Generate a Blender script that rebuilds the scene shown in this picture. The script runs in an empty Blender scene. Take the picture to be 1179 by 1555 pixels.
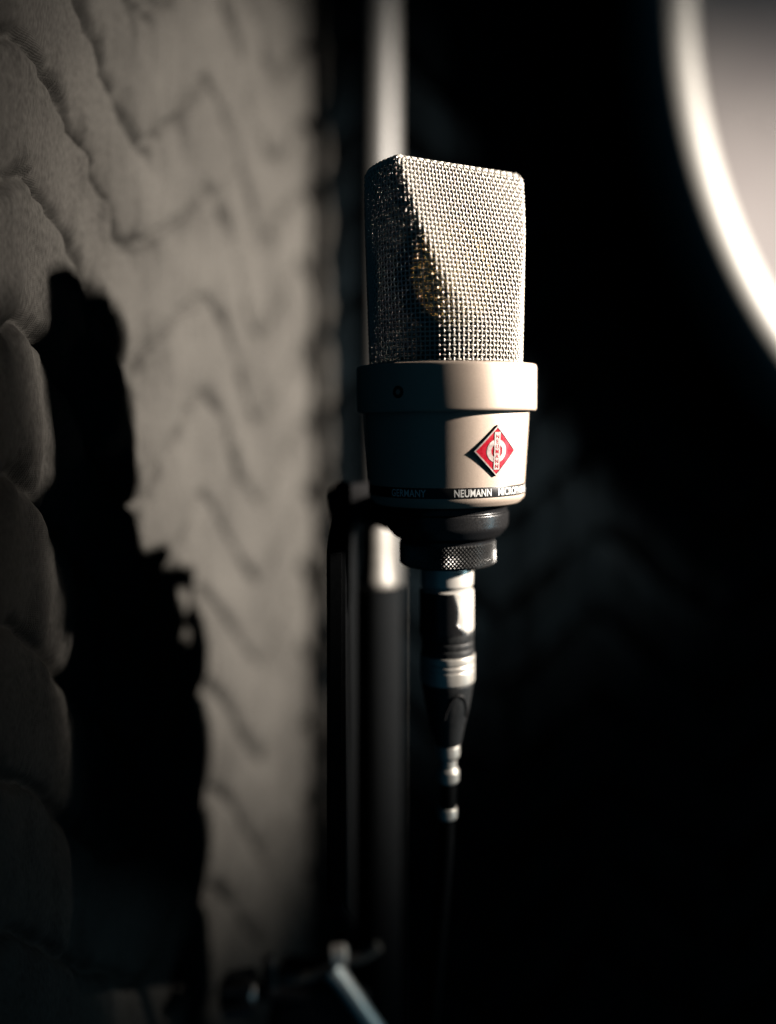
import bpy, bmesh, math, random
import numpy as np
from mathutils import Vector, Matrix, Euler
random.seed(4)
rng = np.random.default_rng(11)
PI = math.pi
R = math.radians
sc = bpy.context.scene
col = sc.collection

# ------------------------------------------------------------------ camera
H = 1.50                                    # camera height above the booth floor
cam_d = bpy.data.cameras.new('camera')
cam = bpy.data.objects.new('camera', cam_d)
col.objects.link(cam)
cam.location = (0, 0, H)
cam.rotation_euler = (R(90), 0, 0)
cam_d.sensor_fit = 'VERTICAL'
cam_d.sensor_height = 36.0
cam_d.lens = 31.83
cam_d.clip_start = 0.01
cam_d.clip_end = 50
cam_d.dof.use_dof = True
cam_d.dof.focus_distance = 0.2815
cam_d.dof.aperture_fstop = 1.9
cam_d.dof.aperture_blades = 0
sc.camera = cam

# ------------------------------------------------------------------ light
world = bpy.data.worlds.new('World')
sc.world = world
world.use_nodes = True
bg = world.node_tree.nodes['Background']
bg.inputs['Color'].default_value = (0.12, 0.50, 0.85, 1)
bg.inputs['Strength'].default_value = 0.030

def spot(name, loc, aim, watts, size, blend, colour, soft):
    d = bpy.data.lights.new(name, 'SPOT')
    o = bpy.data.objects.new(name, d)
    col.objects.link(o)
    o.location = loc
    o.rotation_euler = (Vector(aim) - Vector(loc)).to_track_quat('-Z', 'Y').to_euler()
    d.energy = watts
    d.spot_size = R(size)
    d.spot_blend = blend
    d.color = colour
    d.shadow_soft_size = soft
    return o

key = spot('booth_spotlight', (1.672, 0.068, H + 0.567), (-0.063, 0.488, H + 0.058), 1700, 17.8, 1.0, (1.0, 0.90, 0.79), 0.048)
key.scale = (0.95, 0.93, 1.0)
fd = bpy.data.lights.new('soft_blue_room_light', 'AREA')
fo = bpy.data.objects.new('soft_blue_room_light', fd)
col.objects.link(fo)
fo.location = (1.40, 0.08, H - 0.26)
fo.rotation_euler = (Vector((-0.08, 0.36, H - 0.12)) - fo.location).to_track_quat('-Z', 'Y').to_euler()
fd.shape = 'DISK'; fd.size = 0.5; fd.energy = 2.8; fd.color = (0.50, 0.85, 1.0)

sc.view_settings.view_transform = 'Standard'
sc.view_settings.look = 'None'
sc.view_settings.exposure = 0.0
sc.view_settings.gamma = 1.0
sc.cycles.max_bounces = 6
sc.cycles.diffuse_bounces = 0
sc.cycles.glossy_bounces = 0
sc.cycles.transparent_max_bounces = 16
sc.cycles.use_denoising = True
sc.cycles.sample_clamp_indirect = 4.0

# ------------------------------------------------------------------ helpers
def at(px, py, y):
    """A point of the booth y metres in front of the camera."""
    return Vector(((px - 590) * y / 1375, y, H + (777.5 - py) * y / 1375))

def obj(name, verts, faces, mat=None, parent=None, smooth=True, sharp=None, uv=None):
    me = bpy.data.meshes.new(name)
    if isinstance(verts, np.ndarray) and isinstance(faces, np.ndarray):
        nv, nf, k = len(verts), len(faces), faces.shape[1]
        me.vertices.add(nv)
        me.vertices.foreach_set('co', verts.astype(np.float32).ravel())
        me.loops.add(nf * k)
        me.loops.foreach_set('vertex_index', faces.astype(np.int32).ravel())
        me.polygons.add(nf)
        me.polygons.foreach_set('loop_start', np.arange(0, nf * k, k, dtype=np.int32))
        me.polygons.foreach_set('loop_total', np.full(nf, k, dtype=np.int32))
        me.update(calc_edges=True)
    else:
        me.from_pydata([tuple(v) for v in verts], [], [tuple(f) for f in faces])
    me.validate()
    if uv is not None:
        lay = me.uv_layers.new(name='UVMap')
        idx = np.zeros(len(me.loops), dtype=np.int32)
        me.loops.foreach_get('vertex_index', idx)
        lay.data.foreach_set('uv', np.asarray(uv, dtype=np.float32)[idx].ravel())
    if smooth:
        me.polygons.foreach_set('use_smooth', [True] * len(me.polygons))
        if sharp:
            me.set_sharp_from_angle(angle=R(sharp))
    if mat:
        me.materials.append(mat)
    o = bpy.data.objects.new(name, me)
    col.objects.link(o)
    if parent:
        o.parent = parent
    return o

def bm_obj(name, bm, mat=None, parent=None, smooth=True, sharp=40):
    bmesh.ops.recalc_face_normals(bm, faces=bm.faces)
    me = bpy.data.meshes.new(name)
    bm.to_mesh(me); bm.free()
    if smooth:
        me.polygons.foreach_set('use_smooth', [True] * len(me.polygons))
        me.set_sharp_from_angle(angle=R(sharp))
    if mat: me.materials.append(mat)
    o = bpy.data.objects.new(name, me)
    col.objects.link(o)
    if parent: o.parent = parent
    return o

def empty(name, loc, rot=(0, 0, 0)):
    o = bpy.data.objects.new(name, None)
    o.empty_display_size = 0.02
    col.objects.link(o)
    o.location = loc
    o.rotation_euler = rot
    return o

def tag(o, label, cat, group=None, kind=None):
    o['label'] = label
    o['category'] = cat
    if group: o['group'] = group
    if kind: o['kind'] = kind
    return o

def round_profile(pts, n=5):
    """Round the corners of an (r, z, radius) profile."""
    out = []
    for i, (r, z, b) in enumerate(pts):
        if b == 0 or i in (0, len(pts) - 1):
            out.append((r, z)); continue
        p = Vector((r, z)); a = Vector(pts[i-1][:2]); c = Vector(pts[i+1][:2])
        u = (a - p); w = (c - p)
        l = min(b, u.length * .49, w.length * .49)
        u.normalize(); w.normalize()
        p0 = p + u * l; p2 = p + w * l
        for k in range(n + 1):
            t = k / n
            q = p0 * (1-t)**2 + p * 2*t*(1-t) + p2 * t*t
            out.append((q.x, q.y))
    return out

def lathe(name, profile, mat, parent=None, n=128, sharp=35, cx=0, cy=0):
    prof = np.array(profile)
    a = np.linspace(0, 2*PI, n, endpoint=False)
    m = len(prof)
    v = np.zeros((m, n, 3))
    v[:, :, 0] = cx + prof[:, 0:1] * np.cos(a)
    v[:, :, 1] = cy + prof[:, 0:1] * np.sin(a)
    v[:, :, 2] = prof[:, 1:2]
    i, j = np.meshgrid(np.arange(m-1), np.arange(n), indexing='ij')
    j2 = (j + 1) % n
    f = np.stack([i*n + j, i*n + j2, (i+1)*n + j2, (i+1)*n + j], -1).reshape(-1, 4)
    if prof[0][1] > prof[-1][1]:
        f = f[:, ::-1]
    return obj(name, v.reshape(-1, 3), f, mat, parent, True, sharp)

def tube_arrays(P, N, rad, k=5, closed=False):
    """P, N: (w, n, 3) polylines with normals; returns verts, quads for all the wires."""
    w, n, _ = P.shape
    if closed:
        T = np.roll(P, -1, 1) - np.roll(P, 1, 1)
    else:
        T = np.gradient(P, axis=1)
    T /= np.linalg.norm(T, axis=2, keepdims=True) + 1e-12
    B = np.cross(T, N)
    B /= np.linalg.norm(B, axis=2, keepdims=True) + 1e-12
    N2 = np.cross(B, T)
    ang = np.arange(k) * 2*PI/k
    V = P[:, :, None, :] + rad * (np.cos(ang)[None, None, :, None] * N2[:, :, None, :] + np.sin(ang)[None, None, :, None] * B[:, :, None, :])
    nn = n if closed else n - 1
    a, i, j = np.meshgrid(np.arange(w), np.arange(nn), np.arange(k), indexing='ij')
    i2 = (i + 1) % n; j2 = (j + 1) % k
    F = np.stack([(a*n + i)*k + j, (a*n + i2)*k + j, (a*n + i2)*k + j2, (a*n + i)*k + j2], -1).reshape(-1, 4)
    return V.reshape(-1, 3), F

def rod(name, pts, radii, mat, parent=None, k=20, caps=True):
    """A round bar along points with a radius at each."""
    bm = bmesh.new()
    pts = [Vector(p) for p in pts]
    rings = []
    up = Vector((0, 0, 1))
    for i, p in enumerate(pts):
        t = (pts[min(i+1, len(pts)-1)] - pts[max(i-1, 0)]).normalized()
        s = t.cross(up)
        if s.length < 1e-3: s = t.cross(Vector((0, 1, 0)))
        s.normalize(); q = s.cross(t)
        r = radii[i] if isinstance(radii, (list, tuple)) else radii
        rings.append([bm.verts.new(p + (s*math.cos(a) + q*math.sin(a))*r) for a in [2*PI*j/k for j in range(k)]])
    for a, b in zip(rings, rings[1:]):
        for j in range(k):
            bm.faces.new((a[j], a[(j+1) % k], b[(j+1) % k], b[j]))
    if caps:
        bm.faces.new(rings[0][::-1]); bm.faces.new(rings[-1])
    return bm_obj(name, bm, mat, parent)

def smooth_path(pts, n=12):
    out = []
    P = [Vector(p) for p in pts]
    P = [P[0]*2 - P[1]] + P + [P[-1]*2 - P[-2]]
    for i in range(1, len(P)-2):
        for k in range(n):
            t = k/n
            a, b, c, d = P[i-1], P[i], P[i+1], P[i+2]
            out.append(0.5*((2*b) + (c-a)*t + (2*a-5*b+4*c-d)*t*t + (3*b-a-3*c+d)*t**3))
    out.append(P[-2])
    return out

def bevel_box(name, size, loc, rot, mat, parent=None, bev=0.002):
    bm = bmesh.new()
    bmesh.ops.create_cube(bm, size=1)
    bmesh.ops.scale(bm, vec=size, verts=bm.verts)
    bmesh.ops.bevel(bm, geom=bm.edges[:], offset=bev, segments=3, affect='EDGES', profile=0.5)
    M = Matrix.Translation(loc) @ Euler(rot).to_matrix().to_4x4()
    bmesh.ops.transform(bm, matrix=M, verts=bm.verts)
    return bm_obj(name, bm, mat, parent)

def text_mesh(txt, offset=0.0, spacing=1.0):
    """Outline of a word as triangles, lower left corner at the origin, cap height 1."""
    cu = bpy.data.curves.new('lettering', 'FONT')
    cu.body = txt
    cu.size = 1.0
    cu.offset = offset
    cu.space_character = spacing
    cu.resolution_u = 4
    o = bpy.data.objects.new('lettering', cu)
    col.objects.link(o)
    dg = bpy.context.evaluated_depsgraph_get()
    dg.update()
    me = bpy.data.meshes.new_from_object(o.evaluated_get(dg))
    v = np.array([list(x.co) for x in me.vertices])
    f = [list(p.vertices) for p in me.polygons]
    bpy.data.objects.remove(o); bpy.data.curves.remove(cu); bpy.data.meshes.remove(me)
    v[:, 0] -= v[:, 0].min(); v[:, 1] -= v[:, 1].min()
    v[:, :2] /= v[:, 1].max()
    return v, f

def vnoise(x, y, seed=0):
    """Smooth value noise on arrays, range -1..1."""
    r = np.random.default_rng(seed)
    tab = r.uniform(-1, 1, (256, 256))
    xi = np.floor(x).astype(int); yi = np.floor(y).astype(int)
    fx = x - xi; fy = y - yi
    fx = fx*fx*fx*(fx*(fx*6-15)+10); fy = fy*fy*fy*(fy*(fy*6-15)+10)
    g = lambda a, b: tab[a % 256, b % 256]
    return (g(xi, yi)*(1-fx) + g(xi+1, yi)*fx)*(1-fy) + (g(xi, yi+1)*(1-fx) + g(xi+1, yi+1)*fx)*fy

# ------------------------------------------------------------------ materials
def mat(name, base, rough=0.5, metal=0.0, spec=0.5, sheen=0.0, coat=0.0):
    m = bpy.data.materials.new(name)
    m.use_nodes = True
    b = m.node_tree.nodes['Principled BSDF']
    b.inputs['Base Color'].default_value = (*base, 1)
    b.inputs['Roughness'].default_value = rough
    b.inputs['Metallic'].default_value = metal
    b.inputs['Specular IOR Level'].default_value = spec
    if sheen:
        b.inputs['Sheen Weight'].default_value = sheen
        b.inputs['Sheen Roughness'].default_value = 0.4
    if coat: b.inputs['Coat Weight'].default_value = coat
    return m

def nodes(m): return m.node_tree.nodes, m.node_tree.links, m.node_tree.nodes['Principled BSDF']

def add_noise(m, scale, colours=None, rough=None, bump=0.0, dist=0.0002, detail=4, stretch=None):
    """Mottle the colour / roughness and add fine relief from a noise in object space (metres)."""
    N, L, b = nodes(m)
    tc = N.new('ShaderNodeTexCoord')
    src = tc.outputs['Object']
    if stretch:
        mp = N.new('ShaderNodeMapping'); mp.inputs['Scale'].default_value = stretch
        L.new(src, mp.inputs['Vector']); src = mp.outputs['Vector']
    n = N.new('ShaderNodeTexNoise')
    n.inputs['Scale'].default_value = scale
    n.inputs['Detail'].default_value = detail
    L.new(src, n.inputs['Vector'])
    if colours:
        r = N.new('ShaderNodeValToRGB')
        r.color_ramp.elements[0].position = 0.3; r.color_ramp.elements[0].color = (*colours[0], 1)
        r.color_ramp.elements[1].position = 0.7; r.color_ramp.elements[1].color = (*colours[1], 1)
        L.new(n.outputs['Fac'], r.inputs['Fac']); L.new(r.outputs['Color'], b.inputs['Base Color'])
    if rough:
        mr = N.new('ShaderNodeMapRange')
        mr.inputs['From Min'].default_value = 0.3; mr.inputs['From Max'].default_value = 0.7
        mr.inputs['To Min'].default_value = rough[0]; mr.inputs['To Max'].default_value = rough[1]
        L.new(n.outputs['Fac'], mr.inputs['Value']); L.new(mr.outputs['Result'], b.inputs['Roughness'])
    if bump:
        bp = N.new('ShaderNodeBump')
        bp.inputs['Strength'].default_value = bump; bp.inputs['Distance'].default_value = dist
        L.new(n.outputs['Fac'], bp.inputs['Height']); L.new(bp.outputs['Normal'], b.inputs['Normal'])
    return m

M = {}
M['nickel'] = add_noise(mat('satin_nickel', (0.5, 0.43, 0.36), 0.5, 0.25), 5200, ((0.44, 0.35, 0.285), (0.56, 0.455, 0.375)), (0.46, 0.56), 0.3, 0.00006, 2)
M['wire'] = add_noise(mat('grille_wire', (0.62, 0.55, 0.47), 0.36, 0.25), 900, ((0.72, 0.66, 0.58), (0.86, 0.80, 0.72)), (0.3, 0.45))
M['chrome'] = add_noise(mat('bright_nickel', (0.82, 0.78, 0.72), 0.34, 0.5), 300, None, (0.28, 0.42))
M['steel'] = add_noise(mat('brushed_steel', (0.70, 0.66, 0.60), 0.35, 0.7), 500, ((0.64, 0.605, 0.55), (0.76, 0.72, 0.66)), (0.38, 0.5), 0, 0, 3, (1, 1, 0.05))
M['dull'] = add_noise(mat('dull_zinc', (0.2, 0.19, 0.175), 0.5, 0.2), 500, ((0.09, 0.085, 0.077), (0.13, 0.123, 0.112)), (0.45, 0.6))
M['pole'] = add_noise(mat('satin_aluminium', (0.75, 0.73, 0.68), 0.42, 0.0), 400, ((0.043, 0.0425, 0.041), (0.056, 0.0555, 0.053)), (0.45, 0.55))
M['black'] = add_noise(mat('black_paint', (0.010, 0.010, 0.011), 0.55, 0, 0.25), 700, ((0.008, 0.008, 0.009), (0.014, 0.014, 0.015)), (0.5, 0.65), 0.2, 0.0001)
M['matt'] = add_noise(mat('matt_black_powder_coat', (0.008, 0.009, 0.010), 0.85, 0, 0.03), 900, ((0.0025, 0.003, 0.0035), (0.0045, 0.005, 0.0055)))
M['gloss_black'] = add_noise(mat('black_anodised', (0.012, 0.012, 0.013), 0.3, 0.0, 0.6), 1500, None, (0.22, 0.36), 0.15, 0.00005)
M['knurl'] = add_noise(mat('black_oxide_knurl', (0.10, 0.10, 0.10), 0.32, 0.7), 1200, ((0.06, 0.06, 0.06), (0.14, 0.14, 0.14)))
M['rubber'] = add_noise(mat('black_rubber', (0.010, 0.011, 0.012), 0.5), 800, ((0.008, 0.009, 0.010), (0.016, 0.017, 0.018)), (0.42, 0.6), 0.2, 0.0001)
M['band'] = add_noise(mat('black_enamel', (0.006, 0.006, 0.006), 0.35), 900, None, (0.3, 0.42))
M['letter'] = add_noise(mat('white_print', (0.80, 0.80, 0.78), 0.5), 900, ((0.74, 0.74, 0.72), (0.84, 0.84, 0.82)))
M['red'] = add_noise(mat('red_enamel', (0.42, 0.006, 0.02), 0.28, 0, 0.5, 0, 0.3), 700, ((0.32, 0.004, 0.015), (0.39, 0.007, 0.022)), (0.22, 0.34))
M['badge_metal'] = add_noise(mat('badge_nickel', (0.78, 0.70, 0.66), 0.35, 0.6), 900, ((0.5, 0.42, 0.4), (0.62, 0.54, 0.51)), (0.3, 0.42))
M['badge_side'] = add_noise(mat('badge_edge_black', (0.012, 0.011, 0.010), 0.4), 700, None, (0.35, 0.5))
M['gold'] = add_noise(mat('gold_film', (0.85, 0.58, 0.20), 0.3, 0.9), 400, None, (0.22, 0.38))
M['hoop'] = add_noise(mat('pop_filter_hoop', (0.80, 0.77, 0.72), 0.45), 500, ((0.15, 0.146, 0.137), (0.19, 0.185, 0.174)), (0.4, 0.55))

def mesh_alpha(name, base, pitch, fill, rough=0.4, metal=0.7):
    """Fine woven gauze: wires on a UV grid (UV in metres), open between."""
    m = mat(name, base, rough, metal)
    N, L, b = nodes(m)
    uv = N.new('ShaderNodeUVMap')
    sep = N.new('ShaderNodeSeparateXYZ'); L.new(uv.outputs['UV'], sep.inputs['Vector'])
    outs = []
    for ax in 'XY':
        d = N.new('ShaderNodeMath'); d.operation = 'DIVIDE'; L.new(sep.outputs[ax], d.inputs[0]); d.inputs[1].default_value = pitch
        f = N.new('ShaderNodeMath'); f.operation = 'FRACT'; L.new(d.outputs[0], f.inputs[0])
        l = N.new('ShaderNodeMath'); l.operation = 'LESS_THAN'; L.new(f.outputs[0], l.inputs[0]); l.inputs[1].default_value = fill
        outs.append(l)
    mx = N.new('ShaderNodeMath'); mx.operation = 'MAXIMUM'
    L.new(outs[0].outputs[0], mx.inputs[0]); L.new(outs[1].outputs[0], mx.inputs[1])
    L.new(mx.outputs[0], b.inputs['Alpha'])
    return m
M['gauze'] = mesh_alpha('inner_gauze', (0.16, 0.13, 0.10), 0.00055, 0.63, 0.5, 0.05)

def blanket_mat(name, dark, light, bump=0.35):
    m = mat(name, light, 0.95, 0, 0.04, 0)
    N, L, b = nodes(m)
    uv = N.new('ShaderNodeUVMap')
    # two wear scales plus thread-level flecks
    n1 = N.new('ShaderNodeTexNoise'); n1.inputs['Scale'].default_value = 22; n1.inputs['Detail'].default_value = 6
    L.new(uv.outputs['UV'], n1.inputs['Vector'])
    mp = N.new('ShaderNodeMapping'); mp.inputs['Scale'].default_value = (1500, 420, 1); L.new(uv.outputs['UV'], mp.inputs['Vector'])
    n2 = N.new('ShaderNodeTexNoise'); n2.inputs['Scale'].default_value = 1.0; n2.inputs['Detail'].default_value = 3
    L.new(mp.outputs['Vector'], n2.inputs['Vector'])
    mixf = N.new('ShaderNodeMath'); mixf.operation = 'MULTIPLY_ADD'
    L.new(n2.outputs['Fac'], mixf.inputs[0]); mixf.inputs[1].default_value = 0.55
    h1 = N.new('ShaderNodeMath'); h1.operation = 'MULTIPLY'; L.new(n1.outputs['Fac'], h1.inputs[0]); h1.inputs[1].default_value = 0.45
    L.new(h1.outputs[0], mixf.inputs[2])
    r = N.new('ShaderNodeValToRGB')
    r.color_ramp.elements[0].position = 0.34; r.color_ramp.elements[0].color = (*dark, 1)
    r.color_ramp.elements[1].position = 0.64; r.color_ramp.elements[1].color = (*light, 1)
    L.new(mixf.outputs[0], r.inputs['Fac']); L.new(r.outputs['Color'], b.inputs['Base Color'])
    # weave relief
    w1 = N.new('ShaderNodeTexWave'); w1.wave_type = 'BANDS'; w1.bands_direction = 'X'; w1.inputs['Scale'].default_value = 720; w1.inputs['Distortion'].default_value = 3.5; w1.inputs['Detail'].default_value = 2
    w2 = N.new('ShaderNodeTexWave'); w2.wave_type = 'BANDS'; w2.bands_direction = 'Y'; w2.inputs['Scale'].default_value = 560; w2.inputs['Distortion'].default_value = 3.5; w2.inputs['Detail'].default_value = 2
    L.new(uv.outputs['UV'], w1.inputs['Vector']); L.new(uv.outputs['UV'], w2.inputs['Vector'])
    mu = N.new('ShaderNodeMath'); mu.operation = 'MULTIPLY'; L.new(w1.outputs['Fac'], mu.inputs[0]); L.new(w2.outputs['Fac'], mu.inputs[1])
    ad = N.new('ShaderNodeMath'); ad.operation = 'ADD'; L.new(mu.outputs[0], ad.inputs[0]); L.new(n2.outputs['Fac'], ad.inputs[1])
    bp = N.new('ShaderNodeBump'); bp.inputs['Strength'].default_value = bump; bp.inputs['Distance'].default_value = 0.0006
    L.new(ad.outputs[0], bp.inputs['Height']); L.new(bp.outputs['Normal'], b.inputs['Normal'])
    return m
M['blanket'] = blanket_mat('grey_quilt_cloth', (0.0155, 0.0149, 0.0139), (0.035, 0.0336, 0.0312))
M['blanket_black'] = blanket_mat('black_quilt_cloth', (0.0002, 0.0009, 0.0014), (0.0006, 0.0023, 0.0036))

# ------------------------------------------------------------------ quilted blankets on the booth walls
def quilt(name, origin, direc, length, z0, z1, step, normal, material, peak_u, seam_z, half=0.074, pitch=0.0535, amp=0.054, puff=0.0028, crease=1.2, seed=1):
    nu = int(length/step) + 1; nv = int((z1-z0)/step) + 1
    u = np.linspace(0, length, nu); v = np.linspace(z0, z1, nv)
    U, V = np.meshgrid(u, v, indexing='ij')
    wu = U + 0.006*vnoise(U/0.07, V/0.07, seed) + 0.002*vnoise(U/0.02, V/0.02, seed+9)
    wv = V + 0.006*vnoise(U/0.09+5, V/0.08, seed+1) + 0.0018*vnoise(U/0.018, V/0.02, seed+2)
    t = np.abs(((wu - peak_u)/half) % 2.0 - 1.0)            # 1 at a peak, 0 at a valley
    t = 0.5 - 0.5*np.cos(PI*(t*0.72 + 0.14)); t = (t - t.min())/(t.max()-t.min())
    w = (wv - seam_z - amp*(t-1)) / pitch
    f = w - np.floor(w)
    e = np.abs(2*f - 1)                                      # 1 on a seam
    h = puff*(1 - e**4.5)
    near = 0.25 + 0.75*e**1.5
    row = np.floor(w)
    h += crease*0.0024*near*vnoise(U/0.0075 + row*7.3, V/0.055 + row*3.1, seed+3)
    h += crease*0.0013*near*vnoise(U/0.0038 + row*2.3, V/0.026, seed+4)
    h += 0.0030*vnoise(U/0.055, V/0.11, seed+5)*(0.4 + 0.6*(1-e)) + 0.004*vnoise(U/0.16, V/0.3, seed+6)
    h -= crease*0.0015*(0.35 + 0.65*e)*np.clip(1 - 2.2*np.abs(vnoise(U/0.0105 + row*4.7 + 0.6*vnoise(U/0.03, V/0.02, seed+12), V/0.06 + row*1.9, seed+8)), 0, 1)**2
    h -= crease*0.0008*(0.2 + 0.8*e)*np.clip(1 - 2.5*np.abs(vnoise(U/0.006 + row*2.9, V/0.03, seed+10)), 0, 1)**2
    h += 0.0004*vnoise(U/0.0022, V/0.006, seed+7)
    # the stitch line itself bites in
    h -= 0.0030*np.exp(-((1-e)*pitch/2/0.0026)**2)
    o = Vector(origin); d = Vector(direc).normalized(); n = Vector(normal).normalized()
    P = np.zeros((nu, nv, 3))
    for k in range(3):
        P[:, :, k] = o[k] + d[k]*U + n[k]*h + (V if k == 2 else 0)
    i, j = np.meshgrid(np.arange(nu-1), np.arange(nv-1), indexing='ij')
    F = np.stack([i*nv+j, (i+1)*nv+j, (i+1)*nv+j+1, i*nv+j+1], -1).reshape(-1, 4)
    uv = np.stack([U, V], -1).reshape(-1, 2)
    ob = obj(name, P.reshape(-1, 3), F, material, None, True, None, uv)
    return ob

# the lit wall runs away from the camera on the left, 12 degrees off the view axis
cz = lambda y: 0.222*y - 0.1716
y0, y1 = 0.15, 0.598
wd = Vector((cz(y1)-cz(y0), y1-y0, 0)); wl = wd.length
s_of = lambda y: (y - y0)*wl/(y1-y0)
left = quilt('quilted_blanket', (cz(y0), y0, H), wd, wl, -0.36, 0.42, 0.00105, (wd.y, -wd.x, 0), M['blanket'], s_of(0.410), 0.148, half=0.0690, pitch=0.0455, amp=0.0520)
tag(left, 'grey quilted blanket with zigzag stitching on the left, lit and crossed by the microphone shadow', 'blanket')
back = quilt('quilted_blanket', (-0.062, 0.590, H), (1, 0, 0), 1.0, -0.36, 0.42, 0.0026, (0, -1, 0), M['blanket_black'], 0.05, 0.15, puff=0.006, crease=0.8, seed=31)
tag(back, 'black quilted blanket in deep shade behind the microphone', 'blanket')

# ------------------------------------------------------------------ microphone
BASE = 0.0585                                # height of the collar's middle above the foot of the swivel ring
mic_rot = Euler((R(6.0), R(-0.7), 0))
mic_c = Vector((0.0192, 0.300, H + 0.0405))
mic_ax = mic_rot.to_matrix() @ Vector((0, 0, 1))
mic = empty('condenser_microphone', mic_c - mic_ax*BASE, mic_rot)
tag(mic, 'champagne nickel studio microphone with wire mesh head and red diamond badge', 'microphone')
TH = R(31)                                   # which way the microphone faces, right of the camera
fx, fy = math.sin(TH), -math.cos(TH)
Z = lambda s: s + BASE                       # s is measured from the collar's middle

# --- head grille
G0, G1 = Z(0.0070), Z(0.0702)
def outline(h, inset=0.0, n=1440):
    """Plan of the head at height h: a circle cut by two planes that lean in towards the top."""
    q = np.clip((h - G0)/(G1 - G0), 0, 1)
    r0 = 0.0246 + 0.0012*q
    d = 0.0258 + (0.0098 - 0.0258)*np.clip((q - 0.15)/0.85, 0, 1) if q > 0.15 else 0.0258 + (0.15-q)*0.02
    a = np.linspace(0, 2*PI, n, endpoint=False)
    c = np.abs(np.cos(a)) + 1e-6
    rr = ((r0*1e3)**-55.0 + (d/c*1e3)**-55.0)**(-1/55.0)*1e-3
    x = rr*np.cos(a); y = rr*np.sin(a)                     # x along the facing direction
    if inset:
        tx = np.roll(x, -1) - np.roll(x, 1); ty = np.roll(y, -1) - np.roll(y, 1)
        l = np.hypot(tx, ty); x = x - inset*ty/l; y = y + inset*tx/l
    return x, y

def resample(x, y, fr):
    """Points at equal shares of the outline's length, counted from the side of the head."""
    n = len(x); x = np.roll(x, -n//4); y = np.roll(y, -n//4)
    xx = np.append(x, x[0]); yy = np.append(y, y[0])
    s = np.concatenate([[0], np.cumsum(np.hypot(np.diff(xx), np.diff(yy)))])
    t = (fr % 1.0)*s[-1]
    return np.interp(t, s, xx), np.interp(t, s, yy), s[-1]

RHO = 0.0034
def level(t, fr, inset=0.0):
    """t: metres along the head's profile from its foot."""
    straight = (G1 - G0) - RHO
    if t <= straight:
        h, off = G0 + t, 0.0
    else:
        a = min((t - straight)/RHO, PI/2)
        h, off = G1 - RHO + RHO*math.sin(a), RHO*(1-math.cos(a))
    x, y = outline(h, off + inset)
    X, Y, per = resample(x, y, fr)
    # turn the facing axis to TH
    wx = X*fx - Y*fy; wy = X*fy + Y*fx
    return np.stack([wx, wy, np.full_like(wx, h)], -1), per

def sheet(ts, fr, inset=0.0):
    P = np.stack([level(t, fr, inset)[0] for t in ts])      # (t, fr, 3)
    dt = np.gradient(P, axis=0); df = np.roll(P, -1, 1) - np.roll(P, 1, 1)
    N = np.cross(df, dt); N /= np.linalg.norm(N, axis=2, keepdims=True) + 1e-12
    return P, N

pitch = 0.00142
tmax = (G1 - G0) - RHO + RHO*PI/2
rows = int(round(tmax/pitch)); ncol = 106
sub = 4
ts = np.linspace(0, tmax, rows*sub + 1)
fr_f = np.arange(ncol*sub)/(ncol*sub)
wr, aw = 0.00024, 0.00023
P1, N1 = sheet(ts, np.arange(ncol)/ncol)
ph = np.cos(PI*np.arange(len(ts))/sub)[:, None]*((-1.0)**np.arange(ncol))[None, :]
PW = (P1 + N1*(aw*ph)[:, :, None]).transpose(1, 0, 2)
V1, F1 = tube_arrays(PW, N1.transpose(1, 0, 2), wr)
P2, N2 = sheet(ts[::sub][:-1], fr_f)
ph2 = -np.cos(PI*np.arange(ncol*sub)/sub)[None, :]*((-1.0)**np.arange(rows))[:, None]
V2, F2 = tube_arrays(P2 + N2*(aw*ph2)[:, :, None], N2, wr, closed=True)
# top of the head: the weave runs across between the two faces
xo, yo = outline(G1, RHO)
bits = [(V1, F1), (V2, F2)]
def cap_wires(axis):
    out = []
    lim = (yo.max() if axis == 0 else xo.max())
    k = int(lim/pitch)
    for m in range(-k, k+1):
        c = m*pitch
        p, q = (yo, xo) if axis == 0 else (xo, yo)
        sel = q[np.abs(p - c) < 0.0004]
        if len(sel) < 2: continue
        a, b = sel.min(), sel.max()
        if b - a < 0.002: continue
        n = max(6, int((b-a)/pitch*sub))
        w = np.linspace(a, b, n)
        z = G1 + aw*np.cos(PI*w/pitch)*((-1)**m)*(1 if axis == 0 else -1)
        X, Y = (w, np.full(n, c)) if axis == 0 else (np.full(n, c), w)
        pts = np.stack([X*fx - Y*fy, X*fy + Y*fx, z], -1)[None]
        nn = np.zeros_like(pts); nn[..., 2] = 1
        out.append(tube_arrays(pts, nn, wr))
    return out
bits += cap_wires(0) + cap_wires(1)
off = 0; VV = []; FF = []
for v, f in bits:
    VV.append(v); FF.append(f + off); off += len(v)
grille = obj('wire_mesh', np.concatenate(VV), np.concatenate(FF), M['wire'], mic, True)
grille['kind'] = 'stuff'
# fine gauze behind the wires
tg = np.linspace(0, tmax, 60); fg = np.arange(240)/240
PG, NG = sheet(tg, fg, 0.0009)
ng = 240
per = 0.150
uvg = np.stack(np.broadcast_arrays(fg[None, :]*per, tg[:, None]), -1)
i, j = np.meshgrid(np.arange(59), np.arange(239), indexing='ij')
FG = np.stack([i*ng+j, i*ng+j+1, (i+1)*ng+j+1, (i+1)*ng+j], -1).reshape(-1, 4)
i0 = np.arange(59)
FG = np.concatenate([FG, np.stack([i0*ng+239, i0*ng, (i0+1)*ng, (i0+1)*ng+239], -1)])
obj('inner_gauze', PG.reshape(-1, 3), FG, M['gauze'], mic, True, None, uvg.reshape(-1, 2))
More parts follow.
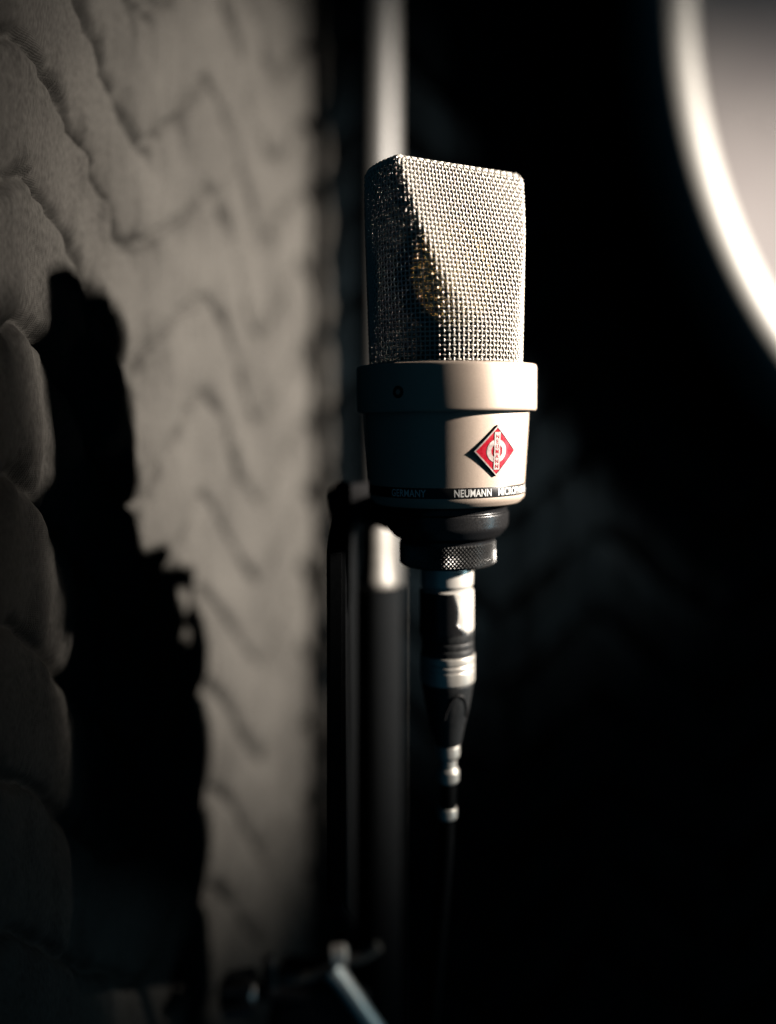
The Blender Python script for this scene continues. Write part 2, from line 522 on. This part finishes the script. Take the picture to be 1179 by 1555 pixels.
# capsule inside the head
def facing(p, along, side, up):
    return (along*fx - side*fy, along*fy + side*fx, up)
bm = bmesh.new()
prof = [(0.0, 0.0042), (0.0118, 0.0042), (0.0122, 0.0048), (0.0165, 0.0048), (0.0170, 0.0042), (0.0170, -0.0042), (0.0165, -0.0048), (0.0122, -0.0048), (0.0118, -0.0042), (0.0, -0.0042)]
rg = []
for r, d in prof:
    rg.append([bm.verts.new(facing(None, d, max(r, 1e-5)*math.cos(a), Z(0.037) + max(r, 1e-5)*math.sin(a))) for a in [2*PI*k/48 for k in range(48)]])
for a, b in zip(rg, rg[1:]):
    for k in range(48): bm.faces.new((a[k], a[(k+1) % 48], b[(k+1) % 48], b[k]))
caps = bm_obj('capsule', bm, M['gold'], mic)
rod('capsule_post', [facing(None, 0, 0, Z(0.006)), facing(None, 0, 0, Z(0.0255))], [0.006, 0.0045], M['black'], mic)

# --- collar and body
lathe('collar', round_profile([(0.0225, Z(0.0078), 0), (0.0297, Z(0.0078), 0.0012), (0.0297, Z(-0.0073), 0.0012), (0.0265, Z(-0.0073), 0)], 6), M['nickel'], mic, 192)
lathe('body', round_profile([(0.0272, Z(-0.0070), 0), (0.0272, Z(-0.0090), 0.0005), (0.0259, Z(-0.0305), 0.0002), (0.0259, Z(-0.0352), 0.0010), (0.0240, Z(-0.0372), 0.0008), (0.0205, Z(-0.0376), 0)], 6), M['nickel'], mic, 192)
def on_body(phi, r, z):
    return (r*math.sin(phi), -r*math.cos(phi), z)
# small screw in the collar, left of the facing side
bm = bmesh.new()
sv = []
for r, d in ((0.0019, 0.00005), (0.0017, 0.00025), (0.0009, 0.00025), (0.0008, -0.0006), (0.00001, -0.0006)):
    ring = []
    for k in range(24):
        a = 2*PI*k/24
        ring.append(bm.verts.new(on_body(R(-33) + r*math.cos(a)/0.0297, 0.0297 + d, Z(-0.0012) + r*math.sin(a))))
    sv.append(ring)
for a, b in zip(sv, sv[1:]):
    for k in range(24): bm.faces.new((a[k], a[(k+1) % 24], b[(k+1) % 24], b[k]))
bm_obj('screw', bm, M['black'], mic)

# --- printed ring with lettering
band_r = 0.02602
band = lathe('lettering_band', round_profile([(0.0257, Z(-0.0307), 0), (band_r, Z(-0.0307), 0.0001), (band_r, Z(-0.0340), 0.0001), (0.0257, Z(-0.0340), 0)], 2), M['band'], mic, 192)
def wrap_text(txt, phi0, cap, width, zc, r):
    v, f = text_mesh(txt, 0.018, 1.04)
    wv = v[:, 0].max()
    sx = width/wv
    pts = [on_body(phi0 + x*sx/r, r, zc + (y-0.5)*cap) for x, y, _ in v]
    o = obj('lettering', pts, f, M['letter'], band, False)
    return o
cap = 0.00235
wrap_text('NEUMANN', R(1.5), cap, 0.01235, Z(-0.03235), band_r + 0.00006)
wrap_text('MICROPHONES', R(34.5), cap, 0.0188, Z(-0.03235), band_r + 0.00006)
wrap_text('GERMANY', R(-45), cap, 0.0124, Z(-0.03235), band_r + 0.00006)

# --- diamond badge, curved with the body, square to the facing direction
bz = Z(-0.0195)
def badge_pt(side, up, out):
    rb = 0.0272 - 0.0013*np.clip((-(-0.0195 + up) - 0.009)/0.0215, 0, 1)
    a = TH + side/rb
    return ((rb + out)*math.sin(a), -(rb + out)*math.cos(a), bz + up)
def diamond(half, o0, o1, m, name, par, inner=None, bev=0.0, q=10):
    bm = bmesh.new()
    cs = [(1, 0), (0, 1), (-1, 0), (0, -1)]
    dirs = []
    for k in range(4):
        for t in range(q):
            f = t/q
            dirs.append((cs[k][0]*(1-f) + cs[(k+1) % 4][0]*f, cs[k][1]*(1-f) + cs[(k+1) % 4][1]*f))
    def ring(hh, o): return [bm.verts.new(badge_pt(hh*x, hh*y, o)) for x, y in dirs]
    seq = [ring(half, o0), ring(half, o1 - bev), ring(half - bev, o1)]
    last = half - bev
    if inner:
        seq += [ring(inner, o1), ring(inner, o1 - 0.0003)]
    else:
        seq += [ring(last*f, o1) for f in (0.75, 0.5, 0.25, 0.002)]
    n = len(dirs)
    for a, b in zip(seq, seq[1:]):
        for k in range(n): bm.faces.new((a[k], a[(k+1) % n], b[(k+1) % n], b[k]))
    return bm_obj(name, bm, m, par, True, 20)
badge = diamond(0.0079, -0.0002, 0.00050, M['badge_side'], 'badge', mic)
diamond(0.00788, 0.00052, 0.00085, M['badge_metal'], 'badge_rim', badge, 0.0072, 0.00012)
diamond(0.00718, 0.0005, 0.00070, M['red'], 'badge_face', badge)
def plate(name, shape, o0, o1, m, par):
    """A thin raised figure on the badge; shape is a list of outlines of (side, up)."""
    bm = bmesh.new()
    for outl in shape:
        lo = [bm.verts.new(badge_pt(x, y, o0)) for x, y in outl]
        hi = [bm.verts.new(badge_pt(x, y, o1)) for x, y in outl]
        n = len(outl)
        for k in range(n): bm.faces.new((lo[k], lo[(k+1) % n], hi[(k+1) % n], hi[k]))
        bm.faces.new(hi)
    return bm_obj(name, bm, m, par, False)
segs = []
for k in range(40):
    a0, a1 = 2*PI*k/40, 2*PI*(k+1)/40
    ro, ri = 0.0036, 0.0021
    segs.append([(ro*math.cos(a0), ro*math.sin(a0)), (ro*math.cos(a1), ro*math.sin(a1)), (ri*math.cos(a1), ri*math.sin(a1)), (ri*math.cos(a0), ri*math.sin(a0))])
plate('badge_circle', segs, 0.0006, 0.00082, M['badge_metal'], badge)
plate('badge_bar', [[(-0.00108, -0.0058), (0.00108, -0.0058), (0.00108, 0.0058), (-0.00108, 0.0058)]], 0.0006, 0.00090, M['badge_metal'], badge)
bv = []; bf = []
for k, ch in enumerate('NEUMANN'):
    v, f = text_mesh(ch, 0.01)
    c = 0.00118; wdt = v[:, 0].max(); sx = min(c, 0.00135/wdt)
    base = len(bv)
    for x, y, _ in v:
        bv.append(badge_pt((x - wdt/2)*sx, 0.0050 - k*0.00153 - c + y*c, 0.00095))
    bf += [[q + base for q in p] for p in f]
obj('badge_lettering', bv, bf, M['red'], badge, False)

# --- foot of the microphone
lathe('swivel_base', round_profile([(0.0215, Z(-0.0374), 0), (0.0203, Z(-0.0385), 0.0006), (0.0199, Z(-0.0400), 0.0004), (0.0207, Z(-0.0404), 0.0004), (0.0205, Z(-0.0452), 0.0010), (0.0180, Z(-0.0482), 0.001), (0.0160, Z(-0.0492), 0.0005), (0.0158, Z(-0.0505), 0)], 5), M['gloss_black'], mic, 128)
kn, kr = 78*6, 36
aa = np.linspace(0, 2*PI, kn, endpoint=False); zz = np.linspace(Z(-0.0580), Z(-0.0498), kr)
A, ZZ = np.meshgrid(aa, zz, indexing='xy')
pk = 2*PI*0.0161/78
d1 = np.abs(((A*0.0161 + (ZZ-zz[0])*0.9)/pk) % 1 - 0.5)*2; d2 = np.abs(((A*0.0161 - (ZZ-zz[0])*0.9)/pk) % 1 - 0.5)*2
rr = 0.0158 + 0.00055*np.minimum(1, 1.5*np.minimum(d1, d2))
edge = np.minimum(zz - zz[0], zz[-1] - zz)[:, None]
rr = np.where(edge < 0.0006, 0.0155 + edge*0.6, rr)
VK = np.stack([rr*np.cos(A), rr*np.sin(A), ZZ], -1)
i, j = np.meshgrid(np.arange(kr-1), np.arange(kn), indexing='ij')
FK = np.stack([i*kn+j, i*kn+(j+1) % kn, (i+1)*kn+(j+1) % kn, (i+1)*kn+j], -1).reshape(-1, 4)
kr_o = obj('knurled_ring', VK.reshape(-1, 3), FK, M['knurl'], mic, True, 30)
lathe('ring_underside', [(0.0157, Z(-0.0578)), (0.0150, Z(-0.0583)), (0.0085, Z(-0.0583))], M['gloss_black'], kr_o, 96)

# ------------------------------------------------------------------ cable with its plug, pushed into the foot
cab = empty('microphone_cable', mic_c - mic_ax*0.122, mic_rot)
tag(cab, 'black cable hanging from a silver and black plug under the microphone', 'cable')
C = lambda s: s + 0.122
lathe('plug_collar', round_profile([(0.0085, C(-0.0570), 0), (0.0089, C(-0.0585), 0.0005), (0.0089, C(-0.0652), 0.0006), (0.0082, C(-0.0660), 0.0003), (0.0082, C(-0.0668), 0)], 4), M['chrome'], cab, 64)
lathe('plug_shell', round_profile([(0.0080, C(-0.0664), 0), (0.0091, C(-0.0670), 0.0005), (0.0091, C(-0.0800), 0.0008), (0.0088, C(-0.0815), 0)], 4), M['chrome'], cab, 64)
# black patch wrapped round the shell, its edge curling in from the left
nph = 60
def wrap_patch(name, edge_fn, s0, s1, r, m, par, back=R(-170)):
    ns = 40
    pts = []; ff = []
    for a in range(ns+1):
        s = s0 + (s1-s0)*a/ns
        e = edge_fn(a/ns)
        for b in range(nph+1):
            phi = back + (e - back)*b/nph
            q = min(1, min(b, nph-b)/3)
            rad = r + 0.0006*math.sqrt(q)
            pts.append((rad*math.sin(phi), -rad*math.cos(phi), C(s)))
    for a in range(ns):
        for b in range(nph):
            o = a*(nph+1)+b
            ff.append((o, o+1, o+nph+2, o+nph+1))
    return obj(name, pts, ff, m, par, True)
wrap_patch('plug_wrap', lambda t: R(14 + 10*math.sin(3.4*t) + 40*max(0, t-0.72)/0.28*0.9), -0.0671, -0.0812, 0.0088, M['gloss_black'], cab)
lathe('plug_sleeve', round_profile([(0.0088, C(-0.0805), 0), (0.0092, C(-0.0812), 0.0004), (0.0090, C(-0.0838), 0.0003), (0.0085, C(-0.0842), 0.0002), (0.0090, C(-0.0846), 0.0003), (0.0090, C(-0.0862), 0.0003), (0.0086, C(-0.0866), 0.0002), (0.0091, C(-0.0870), 0.0003), (0.0091, C(-0.0893), 0)], 3), M['rubber'], cab, 64)
lathe('plug_band', round_profile([(0.0089, C(-0.0889), 0), (0.0094, C(-0.0892), 0.0004), (0.0094, C(-0.0915), 0.0003), (0.0090, C(-0.0919), 0.0002), (0.0094, C(-0.0923), 0.0003), (0.0094, C(-0.0935), 0.0003), (0.0091, C(-0.0938), 0.0002), (0.0094, C(-0.0942), 0.0003), (0.0093, C(-0.0985), 0.0005), (0.0088, C(-0.0989), 0)], 3), M['steel'], cab, 64)
boot = lathe('plug_boot', round_profile([(0.0087, C(-0.0985), 0), (0.0089, C(-0.0995), 0.0005), (0.0077, C(-0.1070), 0.002), (0.0056, C(-0.1160), 0.002), (0.0045, C(-0.1212), 0.0006), (0.0030, C(-0.1216), 0)], 6), M['rubber'], cab, 64)
# arch-shaped finger rib on the boot
def arch(t):
    x = -1 + 2*t
    s = -0.1018 - 0.0085*abs(x)**2.2
    phi = R(22) + R(34)*x
    r = np.interp(-s, [0.0985, 0.0995, 0.107, 0.116], [0.0089, 0.0089, 0.0077, 0.0056]) + 0.0001
    return (r*math.sin(phi), -r*math.cos(phi), C(s))
rod('boot_rib', [arch(k/24) for k in range(25)], 0.00045, M['black'], boot, 8)
lathe('strain_relief', round_profile([(0.0030, C(-0.1210), 0), (0.0042, C(-0.1214), 0.0004), (0.0041, C(-0.1255), 0.0008), (0.0030, C(-0.1265), 0.0004), (0.0030, C(-0.1295), 0.0004), (0.0040, C(-0.1305), 0.0006), (0.0038, C(-0.1345), 0.0008), (0.0026, C(-0.1352), 0.0003), (0.0026, C(-0.1355), 0)], 4), M['steel'], cab, 48)
path = smooth_path([(0, 0, C(-0.134)), (0, 0.001, C(-0.142)), (-0.0004, 0.002, C(-0.150)), (-0.001, 0.004, C(-0.165)), (-0.003, 0.012, C(-0.20)), (-0.006, 0.03, C(-0.26)), (-0.008, 0.05, C(-0.36))])
rod('cable_jacket', path, 0.0028, M['matt'], cab, 20)
lathe('cable_ferrule', round_profile([(0.0027, C(-0.1442), 0), (0.0035, C(-0.1446), 0.0005), (0.0035, C(-0.1482), 0.0008), (0.0027, C(-0.1488), 0)], 4), M['steel'], cab, 32, 35, -0.0003, 0.0016)

# ------------------------------------------------------------------ microphone stand behind it
SY = 0.382; SX = -0.0050
st = empty('microphone_stand', (SX, SY, H - 0.33))
tag(st, 'black microphone stand with silver clutch behind the microphone', 'microphone stand')
szz = lambda py: 0.33 + (777.5 - py)*SY/1375
tube = rod('stand_tube', [(0, 0, 0), (0, 0, szz(891))], 0.0108, M['matt'], st, 40)
lathe('clutch', round_profile([(0.0062, szz(797), 0), (0.0069, szz(802), 0.0008), (0.0070, szz(845), 0.003), (0.0076, szz(868), 0.003), (0.0084, szz(886), 0.0008), (0.0078, szz(892), 0)], 6), M['dull'], st, 64)
bevel_box('stand_clamp', (0.0250, 0.022, 0.0155), (-0.0051, -0.034, szz(770)+0.001), (0, R(-4), 0), M['black'], st, 0.004)
bm = bmesh.new()  # black plate added to the stand to cast a broad shadow on the wall
pp = [(0.287, -0.012), (0.332, 0.012), (0.355, 0.004), (0.374, -0.026), (0.385, -0.066), (0.385, -0.215), (0.366, -0.168), (0.287, -0.125)]
lo = [bm.verts.new((-0.0195 - SX, y - SY, 0.33 + z)) for y, z in pp]; hi = [bm.verts.new((-0.0135 - SX, y - SY, 0.33 + z)) for y, z in pp]
bm.faces.new(lo); bm.faces.new(hi[::-1])
for k in range(len(pp)): bm.faces.new((lo[k], lo[(k+1) % len(pp)], hi[(k+1) % len(pp)], hi[k]))
bmesh.ops.recalc_face_normals(bm, faces=bm.faces)
bmesh.ops.bevel(bm, geom=bm.edges[:], offset=0.0012, segments=2, affect='EDGES')
bm_obj('shadow_plate', bm, M['matt'], st)
rod('clamp_screw', [(0.004, -0.034, szz(745)), (0.004, -0.034, szz(738))], [0.0040, 0.0028], M['steel'], st, 20)
a0 = Vector((-0.003, -0.034, szz(772)))
rod('clamp_neck', [(-0.004, -0.030, szz(772)), (-0.001, 0, szz(790)), (0, 0, szz(800))], 0.005, M['matt'], st, 16)
a1 = mic_c - mic_ax*0.043 + Vector((-0.009, 0.016, 0)) - st.location
rod('mount_arm', smooth_path([a0, a0.lerp(a1, .35) + Vector((-0.002, 0, 0.001)), a0.lerp(a1, .7) + Vector((-0.002, 0, 0)), a1], 6), 0.0062, M['black'], st, 20)
# clamp with screw, lever and short boom lower down the tube
hub = bevel_box('hub', (0.040, 0.026, 0.034), (-0.024, -0.002, szz(1530)), (0, R(8), 0), M['black'], st, 0.005)
L = lambda px, py, dy=-0.014: Vector(((px-590)*(SY+dy)/1375 - SX, dy, 0.33 + (777.5-py)*(SY+dy)/1375))
rod('wing_screw', smooth_path([L(470, 1512), L(425, 1508), L(395, 1505)], 4), 0.0036, M['black'], st, 16)
kb = rod('screw_knob', [L(392, 1505), L(386, 1505.5), L(346, 1511), L(338, 1512)], [0.0060, 0.0078, 0.0078, 0.0060], M['gloss_black'], st, 24)
for k in range(6):
    a = 2*PI*k/6 + 0.4
    ofs = Vector((0.0, 0.0074*math.cos(a), 0.0074*math.sin(a)))
    rod('knob_lobe', [L(388, 1505.3)+ofs, L(344, 1511.2)+ofs], 0.0022, M['gloss_black'], kb, 10)
rod('fin', [L(411, 1505), L(409, 1450)], [0.0042, 0.0022], M['black'], st, 16)
rod('lever', smooth_path([L(430, 1488), L(470, 1483), L(515, 1462), L(550, 1453), L(576, 1436)], 6), 0.0022, M['dull'], st, 16)
lathe_o = rod('lever_bolt', [L(503, 1452, -0.020), L(506, 1451, -0.020), L(524, 1449, -0.020), L(528, 1449, -0.020)], [0.0022, 0.0040, 0.0040, 0.0022], M['chrome'], st, 24)
rod('boom_rod', [L(505, 1470), L(525, 1497), L(600, 1605)], [0.0044, 0.0036, 0.0036], M['chrome'], st, 24)

# ------------------------------------------------------------------ light blocker added out of view, whose perforated panel shades the near, lower part of the wall
m = mat('perforated_light_blocker', (0.012, 0.012, 0.013), 0.5)
N, L_, b = nodes(m)
tc = N.new('ShaderNodeTexCoord'); sx = N.new('ShaderNodeSeparateXYZ'); L_.new(tc.outputs['Object'], sx.inputs['Vector'])
acc = []
for ax in 'YZ':
    d = N.new('ShaderNodeMath'); d.operation = 'DIVIDE'; L_.new(sx.outputs[ax], d.inputs[0]); d.inputs[1].default_value = 0.0026
    f = N.new('ShaderNodeMath'); f.operation = 'FRACT'; L_.new(d.outputs[0], f.inputs[0])
    c = N.new('ShaderNodeMath'); c.operation = 'SUBTRACT'; L_.new(f.outputs[0], c.inputs[0]); c.inputs[1].default_value = 0.5
    q = N.new('ShaderNodeMath'); q.operation = 'MULTIPLY'; L_.new(c.outputs[0], q.inputs[0]); L_.new(c.outputs[0], q.inputs[1]); acc.append(q)
sm = N.new('ShaderNodeMath'); sm.operation = 'ADD'; L_.new(acc[0].outputs[0], sm.inputs[0]); L_.new(acc[1].outputs[0], sm.inputs[1])
gt = N.new('ShaderNodeMath'); gt.operation = 'GREATER_THAN'; L_.new(sm.outputs[0], gt.inputs[0]); gt.inputs[1].default_value = 0.060   # round holes
L_.new(gt.outputs[0], b.inputs['Alpha'])
M['perforated'] = m
ms = empty('added_light_blocker', (0.20, 0.1115, H - 0.415))
tag(ms, 'black light blocker added out of view, a tilted perforated desk to the right of the microphone', 'light blocker')
panel_rot = (R(10), 0, 0)
dk = bevel_box('panel', (0.0012, 0.30, 0.26), (0, 0, 0.45 - 0.035), panel_rot, M['perforated'], ms, 0.0004)
bevel_box('panel_lip', (0.035, 0.30, 0.004), Vector((0.018, 0, 0.45 - 0.035)) + Euler(panel_rot).to_matrix() @ Vector((0, 0, -0.13)), panel_rot, M['black'], ms, 0.0012)
rod('panel_post', [(-0.012, 0, -0.2), (-0.012, 0, 0.40)], 0.009, M['matt'], ms, 24)
rod('post_collar', [(-0.012, 0, 0.18), (-0.012, 0, 0.21)], 0.013, M['black'], ms, 24)

# ------------------------------------------------------------------ pole in the corner
pl = empty('corner_pole', (-0.0064, 0.553, H - 0.36))
tag(pl, 'pale metal pole standing in the corner above and behind the microphone', 'pole')
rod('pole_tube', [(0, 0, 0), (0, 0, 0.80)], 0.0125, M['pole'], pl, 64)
bevel_box('pole_foot', (0.05, 0.03, 0.01), (0, 0, 0.0), (0, 0, R(-15)), M['black'], pl, 0.002)

# ------------------------------------------------------------------ rounded window on the wall behind, upper right
win = empty('round_window', (0.4525, 0.570, H + 0.32))
tag(win, 'large rounded window with a thick white frame and grey pane at the upper right', 'window')
win.rotation_euler = Vector((0, -1, 0)).to_track_quat('Z', 'Y').to_euler()
WA, WB = 0.30, 0.36
def oval_ring(name, prof, m, par, n=160):
    """prof: (inset from the outline, height off the wall) swept round the oval."""
    pts = []; ff = []
    for k in range(n):
        a = 2*PI*k/n
        nx, ny = math.cos(a)/WA, math.sin(a)/WB
        l = math.hypot(nx, ny); nx /= l; ny /= l
        for d, h in prof:
            pts.append((WA*math.cos(a) - d*nx, WB*math.sin(a) - d*ny, h))
    q = len(prof)
    for k in range(n):
        for i in range(q-1):
            k2 = (k+1) % n
            ff.append((k*q+i, k2*q+i, k2*q+i+1, k*q+i+1))
    return obj(name, pts, ff, m, par, True, 40)
oval_ring('window_frame', [(0, -0.02), (0.0, 0.006)] + [(0.019 - 0.019*math.cos(t), 0.006 + 0.020*math.sin(t)) for t in np.linspace(0.1, PI-0.1, 16)] + [(0.038, 0.006), (0.038, -0.02)], M['hoop'], win)
n = 96
pts = [(0, 0, 0.002)]; ff = []
for r in (0.4, 0.8, 1.0):
    for k in range(n):
        a = 2*PI*k/n
        pts.append(((WA-0.030)*r*math.cos(a), (WB-0.030)*r*math.sin(a), 0.002))
for k in range(n):
    k2 = (k+1) % n
    ff.append((0, 1+k, 1+k2))
    for b in (0, 1): ff.append((1+b*n+k, 1+(b+1)*n+k, 1+(b+1)*n+k2, 1+b*n+k2))
M['pane'] = add_noise(mat('grey_frosted_pane', (0.40, 0.37, 0.37), 0.5, 0, 0.3), 9, ((0.185, 0.167, 0.173), (0.23, 0.214, 0.209)), (0.45, 0.6))
obj('pane', pts, ff, M['pane'], win)
